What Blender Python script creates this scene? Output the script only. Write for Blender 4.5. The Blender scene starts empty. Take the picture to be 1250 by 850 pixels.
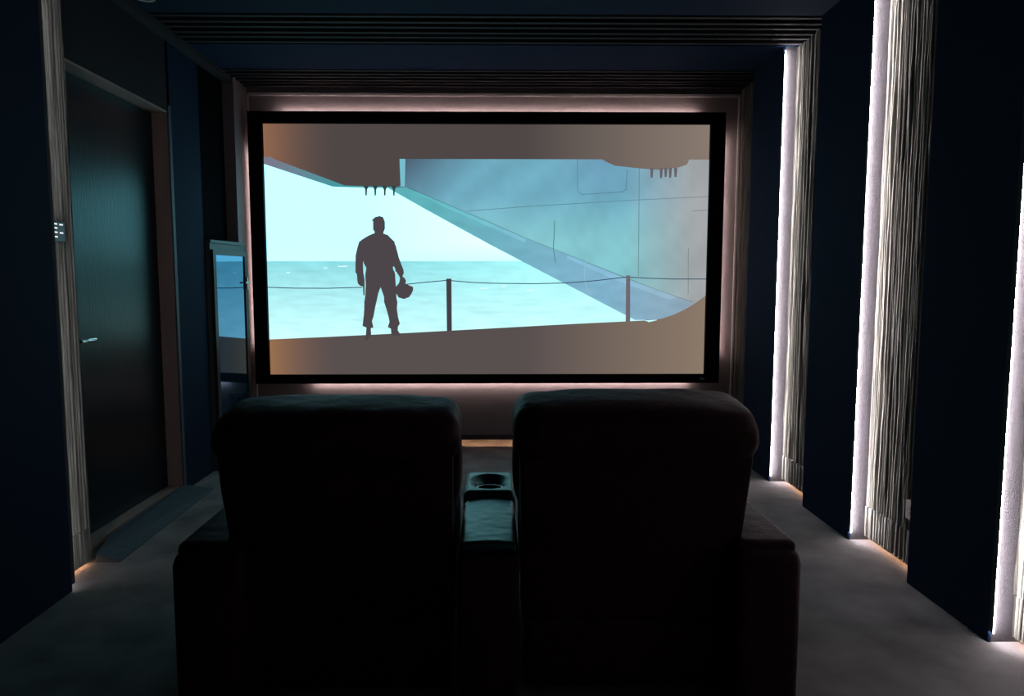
import bpy, bmesh, math, random
from mathutils import Vector, noise

scene = bpy.context.scene
COL = scene.collection
random.seed(7)

# ------------------------------------------------------------------ camera, world, exposure
CAM_F, CAM_PX, CAM_PY = 870.0, 616.0, 425.0          # focal length and principal point for a 1250x850 frame
CAM_H, CAM_PITCH, CAM_YAW = 1.3163, math.radians(5.365), math.radians(0.764)
cd = bpy.data.cameras.new('camera')
cam = bpy.data.objects.new('camera', cd)
COL.objects.link(cam)
cam.location = (0, 0, CAM_H)
cam.rotation_euler = (math.pi / 2 - CAM_PITCH, 0, -CAM_YAW)
cd.sensor_width = 36.0
cd.lens = CAM_F / 1250 * 36.0
cd.shift_x = (625 - CAM_PX) / 1250
cd.clip_start = 0.05
scene.camera = cam

wd = bpy.data.worlds.new('world')
scene.world = wd
wd.use_nodes = True
wd.node_tree.nodes['Background'].inputs['Color'].default_value = (0, 0, 0, 1)
wd.node_tree.nodes['Background'].inputs['Strength'].default_value = 0.0

vs = scene.view_settings
vs.view_transform = 'Standard'
vs.look = 'None'
vs.exposure = 0.0
vs.gamma = 1.0
vs.use_curve_mapping = False

LED_WHITE = 92.0       # vertical strips in the right-hand recesses
LED_LEFT = 15.0         # vertical strip in the left-hand recess
LED_SCREEN = 46.0       # strips behind the screen frame
LED_FLOOR = 9.0        # warm strips under the walls
SCREEN_GAIN = 1.0

# ------------------------------------------------------------------ helpers
def lin(r, g, b):
    f = lambda c: (c / 255 / 12.92) if c / 255 <= 0.04045 else ((c / 255 + 0.055) / 1.055) ** 2.4
    return (f(r), f(g), f(b))

def new_mat(name, color, rough=0.8, metal=0.0, spec=0.5, noise_amt=0.0, noise_scale=20.0, bump=0.0,
            bump_scale=60.0, stretch=(1, 1, 1), sheen=0.0, bump_dist=0.01):
    m = bpy.data.materials.new(name)
    m.use_nodes = True
    nt = m.node_tree
    b = nt.nodes['Principled BSDF']
    b.inputs['Base Color'].default_value = (*color, 1)
    b.inputs['Roughness'].default_value = rough
    b.inputs['Metallic'].default_value = metal
    b.inputs['Specular IOR Level'].default_value = spec
    if sheen:
        b.inputs['Sheen Weight'].default_value = sheen
    tc = nt.nodes.new('ShaderNodeTexCoord')
    mp = nt.nodes.new('ShaderNodeMapping')
    mp.inputs['Scale'].default_value = stretch
    nt.links.new(tc.outputs['Object'], mp.inputs['Vector'])
    if noise_amt:
        n = nt.nodes.new('ShaderNodeTexNoise')
        n.inputs['Scale'].default_value = noise_scale
        n.inputs['Detail'].default_value = 5
        nt.links.new(mp.outputs['Vector'], n.inputs['Vector'])
        cr = nt.nodes.new('ShaderNodeMapRange')
        cr.inputs['From Min'].default_value = 0.3
        cr.inputs['From Max'].default_value = 0.7
        cr.inputs['To Min'].default_value = 1 - noise_amt
        cr.inputs['To Max'].default_value = 1 + noise_amt
        nt.links.new(n.outputs['Fac'], cr.inputs['Value'])
        vm = nt.nodes.new('ShaderNodeVectorMath')
        vm.operation = 'SCALE'
        vm.inputs[0].default_value = color
        nt.links.new(cr.outputs['Result'], vm.inputs['Scale'])
        nt.links.new(vm.outputs['Vector'], b.inputs['Base Color'])
    if bump:
        n2 = nt.nodes.new('ShaderNodeTexNoise')
        n2.inputs['Scale'].default_value = bump_scale
        n2.inputs['Detail'].default_value = 4
        nt.links.new(mp.outputs['Vector'], n2.inputs['Vector'])
        bp = nt.nodes.new('ShaderNodeBump')
        bp.inputs['Strength'].default_value = bump
        bp.inputs['Distance'].default_value = bump_dist
        nt.links.new(n2.outputs['Fac'], bp.inputs['Height'])
        nt.links.new(bp.outputs['Normal'], b.inputs['Normal'])
    return m

def emit_mat(name, color, strength):
    m = bpy.data.materials.new(name)
    m.use_nodes = True
    nt = m.node_tree
    for n in list(nt.nodes):
        nt.nodes.remove(n)
    o = nt.nodes.new('ShaderNodeOutputMaterial')
    e = nt.nodes.new('ShaderNodeEmission')
    e.inputs['Color'].default_value = (*color, 1)
    e.inputs['Strength'].default_value = strength
    nt.links.new(e.outputs[0], o.inputs['Surface'])
    return m

def tag(o, label=None, cat=None, group=None, kind=None):
    if label: o['label'] = label
    if cat: o['category'] = cat
    if group: o['group'] = group
    if kind: o['kind'] = kind
    return o

def empty(name, loc=(0, 0, 0), rz=0.0):
    o = bpy.data.objects.new(name, None)
    COL.objects.link(o)
    o.location = loc
    o.rotation_euler = (0, 0, rz)
    o.empty_display_size = 0.1
    return o

def obj(name, bm, mat, parent=None, smooth=False):
    """link a bmesh given in world coordinates; parents here are never scaled"""
    me = bpy.data.meshes.new(name)
    bmesh.ops.recalc_face_normals(bm, faces=bm.faces)
    bm.to_mesh(me)
    bm.free()
    if smooth:
        for p in me.polygons:
            p.use_smooth = True
    mats = mat if isinstance(mat, (list, tuple)) else [mat]
    for m in mats:
        me.materials.append(m)
    o = bpy.data.objects.new(name, me)
    COL.objects.link(o)
    if parent is not None:
        o.parent = parent
        root = parent
        M = None
        while root is not None:
            from mathutils import Matrix
            L = Matrix.Translation(root.location) @ root.rotation_euler.to_matrix().to_4x4()
            M = L if M is None else L @ M
            root = root.parent
        me.transform(M.inverted())
    return o

def box(bm, x0, x1, y0, y1, z0, z1, mi=0, bevel=0.0, seg=2):
    vs_ = [bm.verts.new(p) for p in ((x0, y0, z0), (x1, y0, z0), (x1, y1, z0), (x0, y1, z0),
                                     (x0, y0, z1), (x1, y0, z1), (x1, y1, z1), (x0, y1, z1))]
    fs = []
    for idx in ((0, 3, 2, 1), (4, 5, 6, 7), (0, 1, 5, 4), (1, 2, 6, 5), (2, 3, 7, 6), (3, 0, 4, 7)):
        f = bm.faces.new([vs_[i] for i in idx])
        f.material_index = mi
        fs.append(f)
    if bevel:
        es = list({e for f in fs for e in f.edges})
        r = bmesh.ops.bevel(bm, geom=es, offset=bevel, segments=seg, profile=0.5, affect='EDGES')
        for f in r['faces']:
            f.material_index = mi
    return fs

def boxes(*bs, bevel=0.0, seg=2):
    bm = bmesh.new()
    for b in bs:
        box(bm, *b, bevel=bevel, seg=seg)
    return bm

def prism(pts, z0, z1):
    bm = bmesh.new()
    lo = [bm.verts.new((x, y, z0)) for x, y in pts]
    hi = [bm.verts.new((x, y, z1)) for x, y in pts]
    bm.faces.new(lo)
    bm.faces.new(hi)
    n = len(pts)
    for i in range(n):
        bm.faces.new((lo[i], lo[(i + 1) % n], hi[(i + 1) % n], hi[i]))
    return bm

def tube(bm, pts, r, n=8):
    rings = []
    pts = [Vector(p) for p in pts]
    for i, p in enumerate(pts):
        d = (pts[min(i + 1, len(pts) - 1)] - pts[max(i - 1, 0)]).normalized()
        a = d.cross(Vector((0.013, 0.999, 0.037))).normalized()
        if a.length < 0.1:
            a = d.cross(Vector((1, 0, 0))).normalized()
        b = d.cross(a)
        rings.append([bm.verts.new(p + r * (math.cos(t) * a + math.sin(t) * b))
                      for t in [2 * math.pi * k / n for k in range(n)]])
    for r0, r1 in zip(rings, rings[1:]):
        for k in range(n):
            bm.faces.new((r0[k], r0[(k + 1) % n], r1[(k + 1) % n], r1[k]))
    bm.faces.new(rings[0])
    bm.faces.new(rings[-1])

def loft(sections, n=56, warp=None):
    """sections: (z, cx, cy, hx, hy, exponent) -> closed soft body of superellipse rings"""
    bm = bmesh.new()
    rings = []
    for (z, cx, cy, hx, hy, e) in sections:
        ring = []
        for k in range(n):
            t = 2 * math.pi * (k + 0.5) / n
            c, s = math.cos(t), math.sin(t)
            x = cx + hx * math.copysign(abs(c) ** (2 / e), c)
            y = cy + hy * math.copysign(abs(s) ** (2 / e), s)
            p = Vector((x, y, z))
            if warp:
                p = warp(p)
            ring.append(bm.verts.new(p))
        rings.append(ring)
    for r0, r1 in zip(rings, rings[1:]):
        for k in range(n):
            bm.faces.new((r0[k], r0[(k + 1) % n], r1[(k + 1) % n], r1[k]))
    bm.faces.new(rings[0])
    bm.faces.new(rings[-1])
    return bm

def interp_sections(keys, steps):
    """smooth (Catmull-Rom) interpolation of loft key sections"""
    out = []
    for i in range(len(keys) - 1):
        p0, p1, p2, p3 = keys[max(i - 1, 0)], keys[i], keys[i + 1], keys[min(i + 2, len(keys) - 1)]
        for s in range(steps):
            t = s / steps
            out.append(tuple(0.5 * ((2 * b) + (-a + c) * t + (2 * a - 5 * b + 4 * c - d) * t * t +
                                    (-a + 3 * b - 3 * c + d) * t ** 3) for a, b, c, d in zip(p0, p1, p2, p3)))
    out.append(keys[-1])
    return out

# ------------------------------------------------------------------ materials
M_NAVY = new_mat('navy_fabric', (0.0045, 0.0175, 0.046), 0.85, noise_amt=0.12, noise_scale=180, bump=0.3, bump_scale=500, spec=0.15)
M_RETURN = new_mat('pale_lilac_fabric', (0.065, 0.060, 0.066), 0.9, noise_amt=0.10, noise_scale=60, bump=0.4, bump_scale=300, spec=0.2)
M_DARKWALL = new_mat('dark_wall_paint', (0.012, 0.011, 0.016), 0.75, noise_amt=0.1, noise_scale=8, spec=0.25)
M_BLACK = new_mat('black_lining', (0.003, 0.003, 0.004), 0.95, spec=0.03)
M_FRONT = new_mat('mauve_wall_paint', (0.25, 0.205, 0.213), 0.8, noise_amt=0.04, noise_scale=12, bump=0.04, bump_scale=90, spec=0.25)
M_FLUTED = new_mat('fluted_plaster', (0.20, 0.193, 0.172), 0.8, noise_amt=0.50, noise_scale=16, stretch=(1, 5, 0.25), bump=0.5, bump_scale=60, spec=0.25)
M_SLAT = new_mat('slat_plaster', (0.032, 0.030, 0.034), 0.75, noise_amt=0.1, noise_scale=15, spec=0.2)
M_CARPET = new_mat('carpet', (0.24, 0.222, 0.228), 0.95, noise_amt=0.42, noise_scale=4.5, bump=0.9, bump_scale=230, spec=0.1, sheen=0.3)
M_CEIL = new_mat('ceiling_paint', (0.05, 0.05, 0.055), 0.85, noise_amt=0.05)
M_FRAME = new_mat('velvet_black_frame', (0.006, 0.005, 0.006), 0.9, spec=0.1)
M_TRIM = new_mat('satin_grey_trim', (0.65, 0.60, 0.60), 0.4, spec=0.5)
M_SKIRT = new_mat('dark_skirting', (0.05, 0.04, 0.045), 0.6)
M_DOOR = new_mat('door_veneer', (0.006, 0.008, 0.014), 0.30, spec=0.28, noise_amt=0.3, noise_scale=8, stretch=(1, 3, 0.3), bump=0.12, bump_scale=40)
M_DOOR.node_tree.nodes['Principled BSDF'].inputs['Specular Tint'].default_value = (0.25, 0.95, 1.0, 1)
M_JAMB = new_mat('brown_door_frame', (0.34, 0.23, 0.205), 0.5, noise_amt=0.12, noise_scale=10, stretch=(1, 1, 0.1))
M_RAMP = new_mat('slate_vinyl', (0.055, 0.075, 0.095), 0.6, spec=0.4, noise_amt=0.15, noise_scale=30)
M_CHROME = new_mat('brushed_chrome', (0.75, 0.76, 0.78), 0.25, metal=1.0)
M_CABINET = new_mat('teal_grey_lacquer', (0.022, 0.040, 0.042), 0.45, spec=0.5)
M_LEATHER = new_mat('black_burgundy_leather', (0.042, 0.016, 0.021), 0.55, spec=0.12, noise_amt=0.25, noise_scale=25, bump=0.35, bump_scale=14, bump_dist=0.02)
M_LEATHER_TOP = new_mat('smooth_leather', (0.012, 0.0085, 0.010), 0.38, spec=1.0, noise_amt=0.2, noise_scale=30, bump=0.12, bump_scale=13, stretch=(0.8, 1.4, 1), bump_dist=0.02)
M_LEATHER_TOP.node_tree.nodes['Principled BSDF'].inputs['Specular Tint'].default_value = (0.15, 1.0, 0.98, 1)  # teal put into black leather's reflections to strengthen the screen light
M_PIPING = new_mat('leather_piping', (0.020, 0.014, 0.017), 0.45, spec=0.5)
M_SWITCH = new_mat('switch_plastic', (0.025, 0.032, 0.032), 0.4)
M_PLATE = new_mat('white_plastic', (0.65, 0.62, 0.60), 0.4)
M_OUTLET = new_mat('beige_outlet', (0.16, 0.12, 0.10), 0.5)
M_HOLE = new_mat('dark_hole', (0.01, 0.01, 0.01), 0.7)

M_LED_W = emit_mat('led_white', (1.0, 0.93, 0.97), LED_WHITE)
M_LED_L = emit_mat('led_left', (0.93, 0.94, 1.0), LED_LEFT)
M_LED_S = emit_mat('led_screen', (1.0, 0.80, 0.75), LED_SCREEN)
M_LED_SL = emit_mat('led_screen_left', (1.0, 0.80, 0.75), LED_SCREEN * 0.4)
M_LED_F = emit_mat('led_floor', (1.0, 0.50, 0.26), LED_FLOOR)
M_LED_FW = emit_mat('led_floor_front', (1.0, 0.55, 0.30), LED_FLOOR * 2.2)
M_BUTTON = emit_mat('lit_button', (0.95, 1.0, 1.0), 1.0)

# glass with a strong mirror reflection (dark tinted display glass)
M_GLASS = bpy.data.materials.new('tinted_glass')
M_GLASS.use_nodes = True
_b = M_GLASS.node_tree.nodes['Principled BSDF']
_b.inputs['Base Color'].default_value = (0.09, 0.25, 0.42, 1)
_b.inputs['Metallic'].default_value = 0.9
_b.inputs['Roughness'].default_value = 0.015
# ------------------------------------------------------------------ dimensions of the room (metres)
XR = 1.80            # face of the navy panels, right
XF = 1.88            # face of the fluted lining
XB = 1.95            # wall behind
H = 2.772            # face of the ceiling panels
YB = 5.58            # front wall
YREAR = -1.30

def struct(name, bm, mat):
    return tag(obj(name, bm, mat), kind='structure')

struct('floor', boxes((-2.35, 2.10, YREAR - 0.1, 5.95, -0.10, 0.0)), M_CARPET)
struct('ceiling', boxes((-2.35, 2.10, YREAR - 0.1, 5.95, 2.84, 2.94)), M_CEIL)
struct('wall_right', boxes((XB, XB + 0.10, YREAR, 5.95, 0, 2.84)), M_DARKWALL)
struct('wall_back', boxes((-2.35, 2.10, YREAR - 0.1, YREAR, 0, 2.84)), M_FRONT)
struct('wall_left', boxes(
    (-2.25, -1.95, YREAR, 3.25, 0, 2.84),
    (-2.25, -1.95, 3.25, 4.381, 2.325, 2.84),
    (-2.25, -1.97, 4.381, 5.30, 0, 2.84),
    (-2.25, -2.12, 3.25, 4.381, 0, 2.325)), M_DARKWALL)
struct('wall_left', boxes((-2.25, -XF, 5.30, YB, 0.0, 2.84)), M_FRONT)
# front wall floats a few centimetres above the carpet
struct('wall_front', boxes((-2.25, 2.05, YB, YB + 0.03, 0.10, 2.84)), M_FRONT)
struct('wall_front', boxes((-2.25, 2.05, 5.85, 5.95, 0, 2.84)), M_DARKWALL)
struct('baseboard_front', boxes((-1.87, 1.87, YB - 0.012, YB + 0.03, 0.066, 0.100)), M_SKIRT)
struct('trim_1', boxes((-1.87, 1.87, YB - 0.014, YB, 2.715, 2.735)), M_TRIM)
struct('trim_2', boxes((1.862, 1.878, YB - 0.014, YB, 0.07, 2.735)), M_TRIM)
struct('trim_3', boxes((-1.950, -1.885, 2.97, 5.57, 2.735, 2.772)), M_SLAT)
struct('trim_4', boxes((-1.878, -1.866, YB - 0.014, YB, 0.07, 2.715)), M_TRIM)

# ------------------------------------------------------------------ navy ceiling panels and slatted ceiling bands
def ceiling_panel(y0, y1, label):
    o = obj('ceiling_panel', boxes((-1.89, XF + 0.06, y0, y1, H, 2.84), bevel=0.004, seg=1), M_NAVY)
    tag(o, label, 'ceiling panel', 'navy ceiling panels between the slatted bands')

ceiling_panel(1.95, 2.99, 'navy blue ceiling panel above the seats, nearest the viewer')
ceiling_panel(3.51, 4.06, 'navy blue ceiling panel cut by the top edge of the photo')
ceiling_panel(4.57, 5.09, 'narrow navy blue ceiling panel between the two dark slatted bands')

def slat_band(y0, y1, label):
    t = empty('slatted_ceiling_band', (0, (y0 + y1) / 2, 2.84))
    tag(t, label, 'ceiling slats', 'dark slatted ceiling bands')
    obj('backing', boxes((-1.89, XF + 0.03, y0, y1, 2.825, 2.84)), M_BLACK, t)
    n = 6
    p = (y1 - y0) / n
    for k in range(n):
        yy = y0 + p * (k + 0.5)
        xa = -1.889
        obj('slat', boxes((xa, XF + 0.02, yy - 0.016, yy + 0.016, 2.772 - 0.002 * (k % 2), 2.826), bevel=0.003, seg=1), M_SLAT, t)

slat_band(2.99, 3.51, 'dark slatted ceiling band beyond the top edge, nearest the viewer')
slat_band(4.06, 4.57, 'wide dark slatted ceiling band near the top of the photo')
slat_band(5.09, 5.565, 'thin dark slatted ceiling band right above the screen wall')

# ------------------------------------------------------------------ wall panels, fluted linings and light strips
def navy_panel(x_face, x_wall, y0, y1, label, group='navy wall panels', z1=2.770, returns=(0,)):
    s = 1 if x_face > 0 else -1
    t = empty('wall_panel', (x_wall, (y0 + y1) / 2, 0))
    tag(t, label, 'wall panel', group)
    t_ = 0.012
    a, b = sorted((x_face, x_face + s * t_))
    obj('front_fabric', boxes((a, b, y0, y1, 0.0, z1), bevel=0.003, seg=1), M_NAVY, t)
    a, b = sorted((x_face + s * t_, x_wall))
    obj('side_return', boxes((a, b, y0 + 0.004, y1 - 0.004, 0.0, z1)), M_RETURN, t)
    return t

def fluted_mesh(x_face, s, y0, y1, z0, z1, seed, amp=1.0):
    """irregular vertical ribs as real relief, s=+1 for the right wall (ribs stick out towards -x)"""
    rnd = random.Random(seed)
    ys, dep, tilt = [], [], []
    y = y0
    while y < y1 - 0.004:
        w = rnd.uniform(0.006, 0.016)
        base = rnd.uniform(0.0, 1.0) ** 1.5 * 0.021 * amp
        ph = rnd.uniform(0, 50)
        for f, dd in ((0.0, 0.006), (0.25, 0.0), (0.75, 0.0015), (0.98, 0.006)):
            ys.append(min(y + w * f, y1))
            dep.append(base + dd * amp)
            tilt.append(ph)
        y += w
    ys.append(y1); dep.append(0.006); tilt.append(3)
    nz = max(2, int((z1 - z0) / 0.03))
    bm = bmesh.new()
    grid = []
    for j in range(nz + 1):
        z = z0 + (z1 - z0) * j / nz
        row = []
        for k, yy in enumerate(ys):
            n1 = noise.noise(Vector((tilt[k] * 3.1, z * 2.2, seed)))
            n2 = noise.noise(Vector((tilt[k] * 7.7, z * 6.0, seed + 9)))
            n3 = noise.noise(Vector((tilt[k] * 1.3, z * 1.3, seed + 4)))
            d = dep[k] + (0.007 * n1 + 0.0035 * n2) * amp
            yo = 0.0 if k in (0, len(ys) - 1) else 0.004 * n3
            row.append(bm.verts.new((x_face + s * max(d, -0.004), yy + yo, z)))
        grid.append(row)
    for j in range(nz):
        for k in range(len(ys) - 1):
            bm.faces.new((grid[j][k], grid[j][k + 1], grid[j + 1][k + 1], grid[j + 1][k]))
    # back and sides
    xb = x_face + s * 0.035
    c = [bm.verts.new((xb, yy, zz)) for yy, zz in ((y0, z0), (y1, z0), (y1, z1), (y0, z1))]
    bm.faces.new(c)
    bm.faces.new([g[0] for g in grid] + [c[3], c[0]])
    bm.faces.new([g[-1] for g in grid] + [c[2], c[1]])
    bm.faces.new(grid[0] + [c[1], c[0]])
    bm.faces.new(grid[-1] + [c[2], c[3]])
    return bm

def fluted_panel(s, y0, y1, label, seed, amp=1.0, warm=True):
    xf = s * XF
    t = empty('fluted_wall_panel', (s * (XF + 0.035), (y0 + y1) / 2, 0))
    tag(t, label, 'fluted panel', 'pale fluted wall linings')
    obj('fluted_face', fluted_mesh(xf, s, y0, y1, 0.181, 2.768, seed, amp), M_FLUTED, t)
    obj('fluted_skirting', fluted_mesh(xf + s * 0.003, s, y0, y1, 0.022, 0.177, seed + 0.5, amp * 0.55), M_FLUTED, t)
    a, b = sorted((s * (XF + 0.035), s * XB))
    obj('batten', boxes((a, b, y0, y1, 0.0, 2.768)), M_FLUTED, t)
    if warm:
        a, b = sorted((s * (XF + 0.018), s * (XF + 0.032)))
        l = obj('floor_light_strip', boxes((a, b, y0 + 0.01, y1 - 0.01, 0.0195, 0.0212)), M_LED_F, t)
        l['label'] = 'warm light strip under the fluted panel'

def led_strip(x, y_edge, side, facing, z0, z1, mat, label, group='vertical light strips in the wall recesses'):
    """x: front edge of the panel; facing -1: the strip looks towards the viewer (-y), +1 away"""
    t = empty('light_strip', (x, y_edge, z0))
    tag(t, label, 'light strip', group)
    y0, y1 = sorted((y_edge, y_edge + facing * 0.022))
    a, b = sorted((x + side * 0.002, x + side * 0.0065))
    obj('diffuser', boxes((a, b, y0, y1, z0, z1)), mat, t)
    a, b = sorted((x, x + side * 0.002))
    obj('housing', boxes((a, b, y0, y1, z0, z1)), M_RETURN, t)

# right wall, from the screen towards the viewer
RW = [(4.57, 5.09, 'slim navy wall panel on the right, nearest the screen'),
      (3.51, 4.055, 'navy wall panel between the two complete white light strips'),
      (2.47, 2.99, 'wide near-black wall panel left of the light strip at the right edge'),
      (1.43, 1.95, 'navy wall panel beyond the right edge of the photo'),
      (0.39, 0.91, 'navy wall panel on the right beside the viewer')]
for y0, y1, lb in RW:
    navy_panel(XR, XB, y0, y1, lb)
FW = [(5.09, 5.56, 'dim fluted lining in the corner right of the screen', 11),
      (4.055, 4.57, 'brightly lit fluted panel farthest up the right wall', 12),
      (2.99, 3.51, 'wide fluted panel with a small socket near its foot', 13),
      (1.95, 2.47, 'glaring fluted panel cut by the right edge of the photo', 14),
      (0.91, 1.43, 'fluted panel on the right beside the viewer', 15)]
for i, (y0, y1, lb, sd) in enumerate(FW):
    fluted_panel(1, y0, y1, lb, sd, amp=0.5 if i == 0 else 1.0, warm=i > 0)
LS = [(4.57, 'white vertical light strip nearest the screen'),
      (3.51, 'white vertical light strip in the middle of the right wall'),
      (2.47, 'glaring white light strip at the right edge of the photo'),
      (1.43, 'unseen white light strip on the right, added to light the seat backs'),  # this and the next are unseen, added to light the seat backs
      (0.39, 'unseen white light strip beside the viewer, added for light from behind')]
for ye, lb in LS:
    led_strip(XR, ye + 0.002, 1, -1, 0.045, 2.74, M_LED_W, lb)

# left wall
navy_panel(-XR, -1.95, 1.95, 2.95, 'near-black wall panel filling the left edge of the photo')
fluted_panel(-1, 2.95, 3.25, 'narrow grey fluted panel carrying the keypad, left wall', 21, amp=0.55)
led_strip(-XR, 2.948, -1, 1, 0.03, 2.74, M_LED_L, 'vertical light strip hidden behind the near left panel edge')
navy_panel(-1.952, -1.97, 4.418, 4.85, 'blue-lit navy wall panel between the door and the glass cabinet')

# black niche lining behind the cabinet
o = obj('niche_lining', boxes((-1.9695, -1.962, 4.852, 5.299, 0.0, 2.735)), M_BLACK)
tag(o, 'black lining of the narrow niche above the glass cabinet', 'wall lining')

# ------------------------------------------------------------------ door in the left wall
door = empty('door_1', (-2.04, 3.8, 0))
tag(door, kind='structure')
obj('door_leaf', boxes((-2.08, -2.04, 3.262, 4.372, 0.045, 2.31), bevel=0.002, seg=1), M_DOOR, door)
bm = bmesh.new()
box(bm, -2.12, -1.952, 4.372, 4.381, 0.0, 2.325)
box(bm, -2.12, -1.952, 3.251, 3.262, 0.0, 2.325)
box(bm, -2.12, -1.952, 3.262, 4.372, 2.312, 2.325)
obj('door_frame', bm, M_JAMB, door)
obj('door_sill', boxes((-2.10, -1.965, 3.262, 4.372, 0.0, 0.045)), M_JAMB, door)
obj('door_casing', boxes((-1.97, -1.944, 4.381, 4.416, 0.0, 2.36)), M_RAMP, door)
hd = obj('door_handle', boxes((-2.040, -2.034, 3.435, 3.485, 1.00, 1.05), bevel=0.003), M_CHROME, door)
bm = bmesh.new()
tube(bm, [(-2.034, 3.46, 1.025), (-1.995, 3.46, 1.025)], 0.009, 10)
tube(bm, [(-1.995, 3.452, 1.025), (-1.993, 3.50, 1.026), (-1.995, 3.575, 1.027)], 0.008, 10)
obj('lever', bm, M_CHROME, hd)

# threshold ramp
bm = bmesh.new()
A = [(-1.950, 3.53, 0.0), (-1.95, 4.37, 0.0), (-1.955, 4.42, 0.0), (-1.79, 4.45, 0.0), (-1.765, 3.265, 0.0), (-1.876, 3.265, 0.0)]
B = [(-1.950, 3.53, 0.043), (-1.95, 4.37, 0.043), (-1.95, 4.415, 0.04), (-1.79, 4.45, 0.004), (-1.765, 3.268, 0.004), (-1.876, 3.268, 0.040)]
va = [bm.verts.new(p) for p in A]
vb = [bm.verts.new(p) for p in B]
bm.faces.new(va)
bm.faces.new(vb)
for i in range(6):
    bm.faces.new((va[i], va[(i + 1) % 6], vb[(i + 1) % 6], vb[i]))
o = obj('threshold_ramp', bm, M_RAMP)
tag(o, 'low slate-blue ramp lying on the carpet before the door', 'ramp')

# keypad on the left fluted panel
t = empty('keypad', (-1.872, 3.085, 1.48))
tag(t, 'dark wall keypad with small lit buttons on the left fluted panel', 'keypad')
obj('plate', boxes((-1.888, -1.862, 3.020, 3.147, 1.482, 1.572), bevel=0.004), M_SWITCH, t)
for k, (yy, zz) in enumerate([(3.078, 1.558), (3.078, 1.541), (3.078, 1.523), (3.078, 1.504), (3.118, 1.557), (3.118, 1.522)]):
    obj('button', boxes((-1.8625, -1.8600, yy - 0.011, yy + 0.011, zz - 0.0028, zz + 0.0028)), M_BUTTON, t)

# socket on the right fluted panel
t = empty('wall_socket', (1.878, 3.13, 0.245))
tag(t, 'small beige wall socket low on the right wall, beside the wide dark panel', 'wall socket')
obj('plate', boxes((1.862, 1.886, 3.048, 3.128, 0.245, 0.332), bevel=0.004), M_OUTLET, t)
for zz in (0.278, 0.300):
    obj('socket_hole', boxes((1.8605, 1.863, 3.080, 3.094, zz - 0.005, zz + 0.005)), M_HOLE, t)

# socket plate under the screen
t = empty('wall_plate', (-1.49, YB, 0.33))
tag(t, 'flat cable plate on the front wall under the screen, left', 'wall plate')
obj('plate', boxes((-1.575, -1.425, YB - 0.016, YB, 0.335, 0.425), bevel=0.002, seg=1), M_FRONT, t)
for xx in (-1.53, -1.47):
    obj('cable_port', boxes((xx - 0.012, xx + 0.012, YB - 0.018, YB - 0.0155, 0.365, 0.395)), M_HOLE, t)

# recessed ceiling spot, top left
t = empty('ceiling_spot', (-1.80, 3.842, H))
tag(t, 'round recessed ceiling spot cut by the top edge, upper left', 'ceiling light')
bm = bmesh.new()
N = 32
cx, cy = -1.80, 3.842
ra = [[bm.verts.new((cx + r * math.cos(2 * math.pi * k / N), cy + r * math.sin(2 * math.pi * k / N), z)) for k in range(N)]
      for r, z in ((0.050, H - 0.001), (0.050, H - 0.008), (0.036, H - 0.008), (0.034, H - 0.001))]
for r0, r1 in zip(ra, ra[1:]):
    for k in range(N):
        bm.faces.new((r0[k], r0[(k + 1) % N], r1[(k + 1) % N], r1[k]))
obj('rim', bm, M_PLATE, t)
bm = bmesh.new()
bmesh.ops.create_circle(bm, cap_ends=True, radius=0.034, segments=32)
bmesh.ops.translate(bm, verts=bm.verts, vec=(cx, cy, H - 0.003))
obj('lens', bm, M_HOLE, t)

# ------------------------------------------------------------------ warm light behind the floating front wall
t = empty('light_strip', (0, YB + 0.045, 0.12))
tag(t, 'warm light strip under the front wall, glowing on the carpet edge', 'light strip')
obj('diffuser', boxes((-1.85, 1.85, YB + 0.036, YB + 0.056, 0.125, 0.130)), M_LED_FW, t)
obj('housing', boxes((-1.85, 1.85, YB + 0.031, YB + 0.062, 0.130, 0.150)), M_BLACK, t)

# ------------------------------------------------------------------ projection screen
YS = 5.50           # picture plane
SX0, SX1, SZ0, SZ1 = -1.845, 1.738, 0.527, 2.578
PX0, PX1, PZ0, PZ1 = -1.742, 1.628, 0.595, 2.494
scr = empty('projection_screen', ((SX0 + SX1) / 2, YB, SZ0))
tag(scr, 'wide black-framed projection screen showing a man on a ship deck', 'screen')
bm = bmesh.new()
for b_ in ((SX0, SX1, YS - 0.03, YS + 0.02, PZ1, SZ1), (SX0, SX1, YS - 0.03, YS + 0.02, SZ0, PZ0),
           (SX0, PX0, YS - 0.03, YS + 0.02, PZ0, PZ1), (PX1, SX1, YS - 0.03, YS + 0.02, PZ0, PZ1)):
    box(bm, *b_)
obj('frame', bm, M_FRAME, scr)
for zb in (0.8, 2.2):
    obj('bracket', boxes((-0.05, 0.05, YS + 0.02, YB, zb, zb + 0.1)), M_FRAME, scr)
def sled(b_, mat=None):
    o = obj('backlight_strip', boxes(b_), mat or M_LED_S, scr)
    o['label'] = 'pinkish glowing strip behind the frame'
    x0, x1, y0, y1, z0, z1 = b_
    obj('strip_rail', boxes((x0, x1, y0 - 0.003, y0, z0, z1)), M_FRAME, o)
YL = YB - 0.040
sled((SX0 + 0.22, SX1 - 0.20, YL, YL + 0.001, SZ1 - 0.014, SZ1 - 0.002))
sled((SX0 + 0.42, SX1 - 0.22, YL, YL + 0.001, SZ0 + 0.002, SZ0 + 0.014))
sled((SX1 - 0.016, SX1 - 0.004, YL, YL + 0.001, SZ0 + 0.22, SZ1 - 0.16))
sled((SX0 + 0.004, SX0 + 0.012, YB - 0.030, YB - 0.018, SZ0 + 0.30, SZ1 - 0.26), M_LED_SL)

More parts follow.
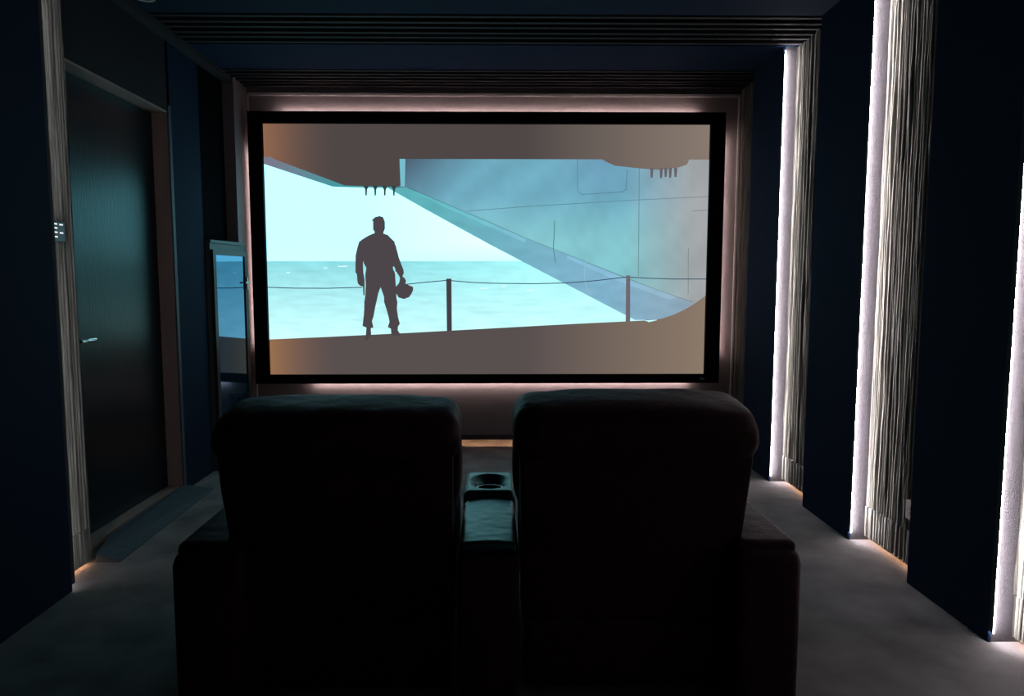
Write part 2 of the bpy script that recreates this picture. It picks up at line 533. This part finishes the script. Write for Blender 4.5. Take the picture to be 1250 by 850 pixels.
# small maker's mark on the frame
cu = bpy.data.curves.new('frame_mark', 'FONT')
cu.body = 'beta.'
cu.size = 0.036
cu.extrude = 0.0005
tx = bpy.data.objects.new('frame_mark_text', cu)
COL.objects.link(tx)
dg = bpy.context.evaluated_depsgraph_get()
me = bpy.data.meshes.new_from_object(tx.evaluated_get(dg))
COL.objects.unlink(tx)
bpy.data.objects.remove(tx)
bm = bmesh.new()
bm.from_mesh(me)
for v in bm.verts:
    v.co = Vector((1.600 - 0.012 + v.co.x * 0.55, YS - 0.0310 - v.co.z, 0.553 + v.co.y))
obj('frame_mark', bm, new_mat('mark_grey', (0.9, 0.9, 0.9), 0.6), scr)

# ---- the picture. Image coordinates run 0..540 across and 0..305 down (from the picture's top left corner)
M_PIC = bpy.data.materials.new('projected_picture')
M_PIC.use_nodes = True
nt = M_PIC.node_tree
for n in list(nt.nodes):
    nt.nodes.remove(n)
_o = nt.nodes.new('ShaderNodeOutputMaterial')
_e = nt.nodes.new('ShaderNodeEmission')
_a = nt.nodes.new('ShaderNodeAttribute')
_a.attribute_name = 'pic'
_e.inputs['Strength'].default_value = SCREEN_GAIN
nt.links.new(_a.outputs['Color'], _e.inputs['Color'])
nt.links.new(_e.outputs[0], _o.inputs['Surface'])

def pu(x, y):
    """measured picture point (x, y as read off the frame-straightened picture) -> plane coordinates"""
    # straighten the slight keystone of the measurement
    tl, tr, br, bl = (324, 151), (864, 152), (857, 457), (330, 457)
    v = (y - 151.5) / 305.5
    xl = tl[0] + (bl[0] - tl[0]) * v
    xr = tr[0] + (br[0] - tr[0]) * v
    u = (x - xl) / (xr - xl)
    return PX0 + u * (PX1 - PX0), PZ1 - v * (PZ1 - PZ0)

def mixc(a, b, t):
    t = max(0.0, min(1.0, t))
    return tuple(p + (q - p) * t for p, q in zip(a, b))

C_BAR = lin(78, 71, 70)
C_BAR_L = lin(146, 104, 80)
C_BAR_R = lin(136, 122, 112)

def c_bar(x, y):  # bar emission includes ambient light; warmer at left, paler at right
    c = C_BAR
    if y > 300:
        c = lin(88, 79, 79)
    c = mixc(c, C_BAR_L if y < 300 else lin(160, 115, 80), ((420 - x) / 96) ** 2.1 if x < 420 else 0)
    c = mixc(c, C_BAR_R if y < 300 else lin(140, 122, 106), (x - 640) / 225)
    return c

def c_sky(x, y):
    w = max(0, 1 - abs(x - 640) / 200)
    base = mixc((0.64, 1.70, 1.95), (0.92, 1.8, 2.1), w)
    if y > 295:
        base = mixc(base, (0.66, 1.5, 1.6), (y - 295) / 22)
    return base

def c_sea(x, y):
    t = (y - 317) / 92
    a = mixc((0.28, 0.74, 0.80), (0.42, 1.00, 1.02), (x - 480) / 180)
    c = mixc(a, (0.62, 1.05, 1.06), t)
    k = noise.noise(Vector((x * 0.03, y * 0.22, 1.0)))
    k2 = noise.noise(Vector((x * 0.09, y * 0.6, 5.0)))
    f = 1 + 0.13 * k + 0.07 * k2
    return tuple(v * f for v in c)

def c_hull(x, y):
    c = mixc(lin(74, 90, 110), lin(112, 172, 194), (x - 490 + (y - 193) * 1.1) / 110)
    c = mixc(c, lin(134, 200, 208), (y - 235) / 60)
    c = mixc(c, lin(112, 160, 188), max(0, 1 - abs(x - 735) / 70) * max(0, 1 - (y - 193) / 60))
    c = mixc(c, lin(160, 164, 166), (x - 760) / 85)
    k = noise.noise(Vector((x * 0.022 + y * 0.02, y * 0.014, 2.0)))
    k2 = noise.noise(Vector((x * 0.10 + y * 0.05, y * 0.03, 8.0)))
    f = 1 + 0.16 * k + 0.08 * k2
    return tuple(v * f for v in c)

def c_keel(x, y):
    c = mixc(lin(94, 176, 184), lin(128, 178, 204), (x - 520) / 190)
    c = mixc(c, lin(142, 168, 186), (x - 740) / 90)
    k = noise.noise(Vector((x * 0.05, y * 0.12, 12.0)))
    return tuple(v * (1 + 0.14 * k) for v in c)

def flat(c):
    return lambda x, y: c

def pic(name, polys, col, layer, cell=10, label=None):
    """polygons in picture coordinates, cut into cells so that the colour can vary; own colour attribute"""
    bm = bmesh.new()
    for pl in polys:
        bm.faces.new([bm.verts.new((p[0], 0, p[1])) for p in pl])
    if cell:
        xs = [p[0] for pl in polys for p in pl]
        ys = [p[1] for pl in polys for p in pl]
        for axis, lo, hi in ((0, min(xs), max(xs)), (2, min(ys), max(ys))):
            st = cell if axis == 0 else max(1.6, cell * 0.45)
            v = lo + st
            while v < hi:
                co = [0, 0, 0]; co[axis] = v
                no = [0, 0, 0]; no[axis] = 1
                bmesh.ops.bisect_plane(bm, geom=bm.verts[:] + bm.edges[:] + bm.faces[:], plane_co=co, plane_no=no, dist=1e-5)
                v += st
    bm.verts.ensure_lookup_table()
    cols = [col(v.co.x, v.co.z) for v in bm.verts]
    yy = YS + 0.010 - layer * 0.0012
    for v in bm.verts:
        X, Z = pu(v.co.x, v.co.z)
        v.co = (X, yy, Z)
    me = bpy.data.meshes.new(name)
    bm.normal_update()
    for f in bm.faces:
        if f.normal.y > 0:
            f.normal_flip()
    bm.to_mesh(me)
    bm.free()
    at = me.color_attributes.new('pic', 'FLOAT_COLOR', 'POINT')
    for i, c in enumerate(cols):
        at.data[i].color = (*c, 1)
    me.materials.append(M_PIC)
    o = bpy.data.objects.new(name, me)
    COL.objects.link(o)
    o.parent = PARENT[0]
    me.transform(__import__('mathutils').Matrix.Translation(-scr.location))
    if label:
        o['label'] = label
    return o

PARENT = [scr]
bg = pic('picture', [[(322, 149), (866, 149), (860, 459), (327, 459)]], c_bar, 0, 14, label='projected picture, grey letterbox bars')
PARENT = [bg]
def pics(name, polys, *a, **k):
    for p_ in polys:
        pic(name, [p_], *a, **k)
def chain(name, runs, w, *a):
    for run in runs:
        pic(name, line(run, w), *a)
SKY_TOP = [(322, 199), (407, 226), (478, 226), (640, 317.5), (322, 317.5)]
pic('picture_sky', [[(322, 197), (330, 193), (500, 193), (640, 317), (322, 317)]], c_sky, 1, 16)
DECK = [(327, 413.2), (400, 410), (500, 405), (600, 399.5), (700, 394), (763, 391), (800, 389)]
pic('picture_sea', [[(322, 316.5), (640, 316.5), (790, 392), (800, 389.5)] + DECK[::-1]], c_sea, 2, 7)
HULL = [(486, 193), (868, 193), (862, 357), (850, 366), (836, 375), (822, 382), (806, 387.5), (796, 389), (773, 389), (700, 350.5), (600, 298), (520, 254), (474, 228)]
pic('picture_hull', [HULL], c_hull, 3, 9)
pic('picture_keel', [[(474, 228), (520, 254), (600, 298), (700, 350.5), (773, 389.2), (796, 389), (806, 387.5), (822, 382), (836, 375), (845, 368.5), (800, 352),
                      (760, 336), (700, 312), (640, 288), (590, 266), (540, 245), (497, 227)]], c_keel, 4, 8)
pic('picture_hull_edge', [[(488, 193), (495, 193), (494, 226), (489, 226)]], flat(lin(120, 190, 205)), 4, 0)
# hull seams
def line(pts, w, closed=False):
    out = []
    for (x0, y0), (x1, y1) in zip(pts, pts[1:]):
        dx, dy = x1 - x0, y1 - y0
        L = math.hypot(dx, dy) or 1
        nx, ny = -dy / L * w / 2, dx / L * w / 2
        out.append([(x0 + nx, y0 + ny), (x1 + nx, y1 + ny), (x1 - nx, y1 - ny), (x0 - nx, y0 - ny)])
    return out
def seamc(x, y):
    return tuple(v * 0.66 for v in c_hull(x, y))
chain('picture_seam', [[(570, 255.5), (640, 250), (700, 246.3), (770, 242), (865, 237.5)], [(778, 203), (777, 335)],
      [(763, 205), (762, 229), (758, 232), (708, 235.3), (704.5, 233), (703, 229), (703, 193)],
      [(497, 227), (540, 245), (590, 266), (640, 288), (700, 312), (760, 336), (800, 352), (843, 367)],
      [(838, 300), (838, 357)], [(842, 255), (862, 254)]], 1.0, seamc, 5, 0)
def keelhi(x, y):
    return tuple(v * 1.18 for v in c_keel(x, y))
pics('picture_highlight', [[(505, 231.5), (540, 246.5), (590, 267.5), (640, 289.5), (640, 294), (590, 272), (540, 250)],
                          [(690, 309), (760, 337.5), (825, 361), (815, 364), (755, 342), (690, 313)]], keelhi, 5, 12)
pic('picture_streak', line([(675, 267), (674.5, 285), (673.5, 300), (676, 318)], 1.1), flat(lin(88, 140, 130)), 6, 0)
pic('picture_arc', line([(715, 311), (712, 322), (711, 336), (714, 350), (720, 358)], 0.8), flat(lin(150, 192, 208)), 6, 0)
# dark overhang, upper left and upper right, with hanging spikes
def c_under(x, y):
    return mixc(lin(120, 122, 138), lin(70, 150, 160), (x - 335) / 75)
pic('picture_overhang_edge', [[(322, 191), (338, 191), (424, 224), (486, 226.5), (486, 228), (424, 227), (407, 226.3), (322, 198.5)]], c_under, 4, 10)
pic('picture_overhang', [[(332, 190), (487.5, 190), (487.5, 200), (489, 224), (486, 226.5), (422, 225), (337, 193.5)]], lambda x, y: c_bar(x, 200), 5, 12)
spikes = []
for xx in (447.5, 458.5, 470, 481):
    spikes.append([(xx - 3.2, 225.5), (xx + 3.2, 225.5), (xx + 1.2, 230), (xx + 0.8, 237), (xx - 1.0, 237), (xx - 1.2, 230)])
pics('picture_spike', spikes, flat(lin(48, 66, 68)), 6, 0)
pic('picture_overhang', [[(728, 190), (840, 190), (836, 199), (826, 202.5), (800, 205.5), (775, 203.5), (748, 200.5), (738, 196)]], lambda x, y: c_bar(x, 200), 5, 12)
sp2 = []
for xx, h_ in ((793, 215), (804.5, 215.5), (810, 214), (815.5, 215), (822, 214)):
    sp2.append([(xx - 1.8, 203), (xx + 2.2, 203), (xx + 1.2, h_), (xx - 1.2, h_)])
pics('picture_spike', sp2, flat(lin(100, 98, 104)), 6, 0)
# railing chain and posts
chain('picture_chain', [[(328, 348.6), (360, 349.6), (400, 349.8), (442, 348.6)], [(494, 345), (520, 342.2), (545, 340)],
      [(549, 340.4), (575, 342.6), (600, 343.6), (650, 344.2), (690, 343.2), (725, 340.4), (762, 336)],
      [(766, 336), (790, 337.5), (820, 338.4), (860, 338.4)]], 1.1, flat(lin(58, 84, 104)), 6, 0)
pic('picture_post', [[(543.5, 338), (549.8, 338), (550, 402.5), (544, 402.8)]], flat(lin(66, 64, 70)), 7, 0)
pic('picture_post', [[(762, 334), (767, 334), (767, 391.5), (761.5, 391.7)]], flat(lin(112, 104, 112)), 7, 0)
# the man seen from behind, with a helmet in his right-hand side hand
def zz(pts):
    return [(400 + a / 4.722, 240 + b / 4.722) for a, b in pts]
head = zz([(262, 133), (255, 126), (275, 108), (300, 102), (320, 109), (330, 135), (330, 175), (322, 195), (322, 206), (262, 206), (272, 196), (262, 178)])
body = zz([(240, 212), (262, 203), (322, 203), (345, 210), (366, 232), (385, 250), (388, 320), (376, 385), (380, 405), (386, 435),
           (388, 480), (392, 520), (393, 575), (398, 600), (322, 600), (322, 570), (303, 512), (290, 545), (278, 600), (209, 600),
           (215, 560), (218, 500), (216, 440), (222, 400), (207, 372), (203, 300), (200, 240), (212, 228)])
legl = zz([(209, 598), (278, 598), (268, 645), (262, 680), (252, 710), (260, 747), (245, 752), (247, 792), (234, 812), (222, 822), (206, 818), (216, 795), (220, 748), (198, 738), (205, 680), (208, 640)])
legr = zz([(322, 598), (398, 598), (395, 640), (402, 690), (411, 726), (400, 742), (399, 764), (418, 795), (362, 795), (360, 755), (342, 745), (352, 715), (348, 690), (335, 640)])
arml = zz([(205, 232), (182, 250), (170, 290), (161, 330), (160, 425), (168, 438), (170, 470), (173, 490), (186, 504), (202, 508), (204, 560), (211, 560), (212, 470), (205, 430), (203, 375), (212, 330), (225, 300)])
armr = zz([(380, 246), (392, 275), (408, 340), (420, 375), (434, 412), (436, 430), (428, 450), (441, 460), (448, 475), (445, 492),
           (470, 503), (488, 511), (488, 530), (479, 550), (465, 570), (435, 581), (405, 572), (392, 548), (390, 510), (408, 488), (414, 462), (408, 445), (388, 418), (372, 384), (372, 300)])
pic('picture_man', [head, body, legl, legr, arml, armr], lambda x, y: lin(76, 70, 74), 8, 0, label='dark figure of a standing man seen from behind')
pics('picture_gap', [[(x_, y_) for x_, y_ in g] for g in
    (zz([(206, 376), (214, 392), (219, 400), (209, 412), (205, 400), (203, 388)]),
     zz([(378, 390), (384, 398), (389, 412), (386, 428), (376, 412), (373, 398)]),
     zz([(388, 432), (402, 442), (413, 462), (410, 478), (398, 492), (391, 478), (389, 455)]))], c_sea, 9, 0)
# breaking wave crests
crests = [[(a, b), (a + l, b - 0.3), (a + l * 0.8, b + 0.9), (a + l * 0.1, b + 0.8)] for a, b, l in
          ((412, 322.5, 13), (395, 324.5, 5), (584, 349.5, 12), (610, 347, 6), (455, 372, 7), (480, 330, 6), (640, 352, 10), (350, 330, 5))]
pics('picture_crest', crests, flat((0.85, 1.15, 1.15)), 3, 0)

# ------------------------------------------------------------------ glass-fronted cabinet in the niche beside the screen
Pn, Pf = Vector((-1.925, 4.885)), Vector((-1.845, 5.335))     # near and far lower corners of its face
fdir = (Pf - Pn).normalized()
fn = Vector((fdir.y, -fdir.x))                                # outward normal
def fp(t, off):                                               # point along the face, off metres out of it
    p = Pn + fdir * t + fn * off
    return (p.x, p.y)
Lf = (Pf - Pn).length
ZT = 1.575
cab = empty('glass_cabinet', (-1.93, 5.08, 0))
tag(cab, 'narrow dark cabinet with a mirror-like glass door standing left of the screen', 'cabinet')
obj('body', prism([(-1.961, 4.872), fp(0, -0.004), fp(Lf, -0.004), (-1.90, 5.294), (-1.961, 5.294)], 0.0, ZT), M_CABINET, cab)
obj('top_board', prism([(-1.961, 4.868), fp(-0.012, 0.012), fp(Lf - 0.03, 0.012), (-1.90, 5.292), (-1.961, 5.294)], ZT, ZT + 0.02), M_CABINET, cab)
bm = bmesh.new()
st = 0.034
for (t0, t1, z0, z1) in ((0.01, 0.01 + st, 0.08, 1.53), (Lf - st - 0.004, Lf - 0.004, 0.08, 1.53), (0.01 + st, Lf - st - 0.004, 1.495, 1.53), (0.01 + st, Lf - st - 0.004, 0.08, 0.115)):
    b2 = prism([fp(t0, -0.003), fp(t1, -0.003), fp(t1, 0.014), fp(t0, 0.014)], z0, z1)
    me_ = bpy.data.meshes.new('tmp'); b2.to_mesh(me_); b2.free(); bm.from_mesh(me_); bpy.data.meshes.remove(me_)
dr = obj('door_frame', bm, M_CABINET, cab)
obj('glass_pane', prism([fp(0.012 + st, -0.002), fp(Lf - st - 0.006, -0.002), fp(Lf - st - 0.006, 0.006), fp(0.012 + st, 0.006)], 0.115, 1.495), M_GLASS, dr)
bm = bmesh.new()
hx, hy = fp(Lf - 0.020, 0.018)
tube(bm, [(hx, hy, 1.255), (hx, hy, 1.345)], 0.007, 8)
a0, a1 = fp(Lf - 0.060, 0.026), fp(Lf + 0.012, 0.026)
tube(bm, [(a0[0], a0[1], 1.305), (a1[0], a1[1], 1.305)], 0.006, 8)
obj('handle', bm, M_CHROME, dr)

# ------------------------------------------------------------------ recliners
def recliner(cx, arm_side, z_top, label, seed):
    """arm_side: -1 the outer armrest is on the left"""
    t = empty('theater_recliner', (cx, 2.45, 0))
    tag(t, label, 'recliner', 'leather cinema recliners seen from behind')
    ph = seed * 7.3

    def wr(p):        # soft leather undulation
        n = noise.noise(Vector((p.x * 5 + ph, p.y * 5, p.z * 7)))
        return p + Vector((0.004 * n, 0.006 * n, 0.003 * n))

    # rear shell of the backrest, slightly narrower at the foot, leaning back towards the viewer at the top
    keys = [(0.262, cx, 2.205, 0.324, 0.052, 12),
            (0.300, cx, 2.200, 0.330, 0.056, 12),
            (0.55, cx, 2.135, 0.334, 0.060, 12),
            (0.82, cx, 2.075, 0.340, 0.060, 12),
            (0.90, cx, 2.080, 0.330, 0.050, 9)]
    obj('backrest', loft(interp_sections(keys, 8), 64, wr), M_LEATHER, t, True)
    # head pillow rolled over the top, bulging at the sides and to the rear
    dz = z_top - 0.99
    def wh(p):
        u = (p.x - cx) / 0.35
        side = 1 if u > 0 else -1
        a = max(0.0, abs(u) - 0.45) / 0.55
        q = p.z * 1.0 + p.y * 0.4
        pleat = math.sin((abs(u) * 3.2 + (1.05 - p.z) * 9.0) * 5.2 + seed) * 0.0055 * a * max(0, (p.z - 0.84) / 0.15)
        n = noise.noise(Vector((p.x * 6 + ph, p.y * 6, p.z * 10)))
        drop = -0.022 * max(0, abs(u) - 0.35) ** 1.6 * max(0, (p.z - 0.86) / 0.12)
        w = max(0.0, min(1.0, (p.z - 0.83) / 0.10))
        tilt = 0.09 * (p.y - 2.172) * w
        return p + Vector((0, pleat + 0.004 * n, tilt + drop + pleat * 0.5 + 0.003 * n))
    keys = [(0.800, cx, 2.160, 0.330, 0.150, 6),
            (0.812, cx, 2.150, 0.350, 0.148, 8),
            (0.845, cx, 2.142, 0.358, 0.148, 9),
            (0.880 + dz * 0.4, cx, 2.142, 0.360, 0.146, 8),
            (0.908 + dz * 0.7, cx, 2.150, 0.358, 0.138, 7),
            (0.932 + dz, cx, 2.156, 0.350, 0.130, 6),
            (0.947 + dz, cx, 2.162, 0.334, 0.112, 5),
            (0.955 + dz, cx, 2.170, 0.300, 0.075, 4),
            (0.957 + dz, cx, 2.176, 0.16, 0.030, 3)]
    hdr = obj('head_pillow', loft(interp_sections(keys, 6), 88, wh), M_LEATHER, t, True)
    # stitched seam between pillow and shell
    bm = bmesh.new()
    pts = []
    for k in range(41):
        u = -1 + 2 * k / 40
        pts.append((cx + 0.343 * u, 2.008 + 0.05 * abs(u) ** 10, 0.809 + 0.004 * u * u))
    tube(bm, pts, 0.0035, 6)
    obj('seam', bm, M_PIPING, hdr, True)
    # padded front of the backrest, its side bolsters show past the shell
    keys = [(0.42, cx, 2.36, 0.320, 0.075, 4), (0.50, cx, 2.34, 0.326, 0.085, 4), (0.585, cx, 2.32, 0.336, 0.09, 4),
            (0.66, cx, 2.30, 0.353, 0.095, 4), (0.80, cx, 2.26, 0.357, 0.10, 4),
            (0.885, cx, 2.235, 0.345, 0.080, 4), (0.918, cx, 2.23, 0.31, 0.05, 4)]
    obj('back_cushion', loft(interp_sections(keys, 6), 56, wr), M_LEATHER, t, True)
    # piping down both sides of the shell
    for s_ in (-1, 1):
        bm = bmesh.new()
        tube(bm, [(cx + s_ * 0.325, 2.160, 0.28), (cx + s_ * 0.331, 2.088, 0.55), (cx + s_ * 0.337, 2.028, 0.805)], 0.0035, 6)
        obj('piping', bm, M_PIPING, t, True)
    # lower rear apron
    bm = bmesh.new()
    box(bm, cx - 0.318, cx + 0.318, 2.150, 2.30, 0.03, 0.255, bevel=0.012, seg=3)
    obj('rear_apron', bm, M_LEATHER, t, True)
    # seat, footrest
    bm = bmesh.new()
    box(bm, cx - 0.320, cx + 0.320, 2.32, 2.92, 0.24, 0.46, bevel=0.05, seg=4)
    obj('seat_cushion', bm, M_LEATHER, t, True)
    bm = bmesh.new()
    box(bm, cx - 0.315, cx + 0.315, 2.90, 3.02, 0.06, 0.42, bevel=0.035, seg=4)
    obj('footrest', bm, M_LEATHER, t, True)
    bm = bmesh.new()
    for xx in (cx - 0.28, cx + 0.28):
        for yy in (2.24, 2.86):
            box(bm, xx - 0.03, xx + 0.03, yy - 0.03, yy + 0.03, 0.0, 0.06)
    box(bm, cx - 0.31, cx + 0.31, 2.29, 2.88, 0.05, 0.25)
    obj('base', bm, M_HOLE, t)
    # outer armrest: upholstered body and raised pad
    a, b = (-0.948, -0.742) if arm_side < 0 else (0.702, 0.908)
    bm = bmesh.new()
    box(bm, a, b, 2.0, 2.95, 0.0, 0.530, bevel=0.045, seg=6)
    ar = obj('armrest', bm, M_LEATHER, t, True)
    m_ = 0.012
    bm = bmesh.new()
    box(bm, a + m_, b - m_, 2.03, 2.62, 0.50, 0.552, bevel=0.024, seg=5)
    obj('arm_pad', bm, M_LEATHER, ar, True)
    return t

recliner(-0.464, -1, 0.986, 'dark leather recliner on the left, teal light along its top edge', 1.0)
recliner(0.412, 1, 1.002, 'dark leather recliner on the right, slightly taller in view', 2.0)

# ------------------------------------------------------------------ centre console
con = empty('center_console', (-0.021, 2.4, 0))
tag(con, 'narrow teal-lit leather console with cup holder between the two recliners', 'console')
CX0, CX1 = -0.112, 0.070
bm = bmesh.new()
box(bm, CX0, CX1, 2.0, 2.92, 0.0, 0.515, bevel=0.018, seg=5)
obj('body', bm, M_LEATHER, con, True)

def pad(x0, x1, y0, y1, z0, z1, hfun, nx=44, ny=44, rr=0.022):
    """cushion with a modelled top surface"""
    bm = bmesh.new()
    g = []
    for j in range(ny + 1):
        row = []
        for i in range(nx + 1):
            # denser near the borders
            u = 0.5 - 0.5 * math.cos(math.pi * i / nx)
            v = 0.5 - 0.5 * math.cos(math.pi * j / ny)
            x, y = x0 + (x1 - x0) * u, y0 + (y1 - y0) * v
            dx, dy = min(x - x0, x1 - x), min(y - y0, y1 - y)
            ex, ey = max(0, rr - dx), max(0, rr - dy)
            e = min(rr, math.hypot(ex, ey))
            z = z1 - rr + math.sqrt(max(0, rr * rr - e * e)) + hfun(x, y)
            # round the plan corners
            if ex > 0 and ey > 0 and math.hypot(ex, ey) > rr:
                k = rr / math.hypot(ex, ey)
                x = (x0 + rr - ex * k) if x < (x0 + x1) / 2 else (x1 - rr + ex * k)
                y = (y0 + rr - ey * k) if y < (y0 + y1) / 2 else (y1 - rr + ey * k)
            row.append(bm.verts.new((x, y, z)))
        g.append(row)
    for j in range(ny):
        for i in range(nx):
            bm.faces.new((g[j][i], g[j][i + 1], g[j + 1][i + 1], g[j + 1][i]))
    border = g[0][:] + [r[-1] for r in g[1:]] + g[-1][-2::-1] + [r[0] for r in g[-2:0:-1]]
    low = [bm.verts.new((v.co.x, v.co.y, z0)) for v in border]
    n = len(border)
    for k in range(n):
        bm.faces.new((border[k], border[(k + 1) % n], low[(k + 1) % n], low[k]))
    bm.faces.new(low)
    return bm

def lid_h(x, y):
    cxx, cyy = -0.021, 2.27
    crown = 0.010 * (1 - ((x - cxx) / 0.09) ** 2) * 0.7
    w = max(0, (x - cxx) / 0.09)
    wrk = 0.0022 * math.sin((y + 0.15 * (x - cxx)) * 150) * w * max(0, 1 - abs(y - 2.27) / 0.09)
    return crown + wrk + 0.0012 * noise.noise(Vector((x * 30, y * 30, 0)))
obj('lid', pad(CX0 + 0.004, CX1 - 0.004, 2.030, 2.462, 0.505, 0.546, lid_h, rr=0.016), M_LEATHER_TOP, con, True)

CCX, CCY, CR = -0.021, 2.590, 0.050
def tray_h(x, y):
    d = math.hypot((x - CCX) / 0.078, (y - CCY - 0.014) / 0.102)
    bowl = -0.030 * max(0, min(1, (1.0 - d) / 0.42)) ** 1.3 if d < 1 else 0
    r = math.hypot(x - CCX, y - CCY)
    hole = -0.055 if r < CR - 0.002 else 0
    return bowl + hole
tr = obj('cup_holder_tray', pad(CX0 - 0.003, CX1 + 0.003, 2.468, 2.745, 0.505, 0.573, tray_h, 70, 90, 0.026), M_LEATHER_TOP, con, True)
bm = bmesh.new()
rings = []
N = 48
for k in range(N):
    t_ = 2 * math.pi * k / N
    rings.append([bm.verts.new((CCX + (CR + 0.004 * math.cos(q)) * math.cos(t_), CCY + (CR + 0.004 * math.cos(q)) * math.sin(t_), 0.546 + 0.004 * math.sin(q)))
                  for q in [2 * math.pi * m / 8 for m in range(8)]])
for k in range(N):
    for m in range(8):
        bm.faces.new((rings[k][m], rings[(k + 1) % N][m], rings[(k + 1) % N][(m + 1) % 8], rings[k][(m + 1) % 8]))
rg = obj('metal_ring', bm, M_CHROME, tr, True)
rg['label'] = 'shiny metal rim of the cup holder'
bm = bmesh.new()
cyl = [[bm.verts.new((CCX + (CR - 0.004) * math.cos(2 * math.pi * k / N), CCY + (CR - 0.004) * math.sin(2 * math.pi * k / N), z)) for k in range(N)] for z in (0.510, 0.547)]
for k in range(N):
    bm.faces.new((cyl[0][k], cyl[0][(k + 1) % N], cyl[1][(k + 1) % N], cyl[1][k]))
obj('cup_liner', bm, new_mat('liner_metal', (0.25, 0.24, 0.24), 0.35, metal=1.0), tr, True)
# double seams along the tray and lid sides
for xx in (CX0 + 0.010, CX1 - 0.010):
    bm = bmesh.new()
    tube(bm, [(xx, 2.49, 0.5685), (xx, 2.72, 0.5685)], 0.0018, 6)
    obj('stitching', bm, M_HOLE, tr)
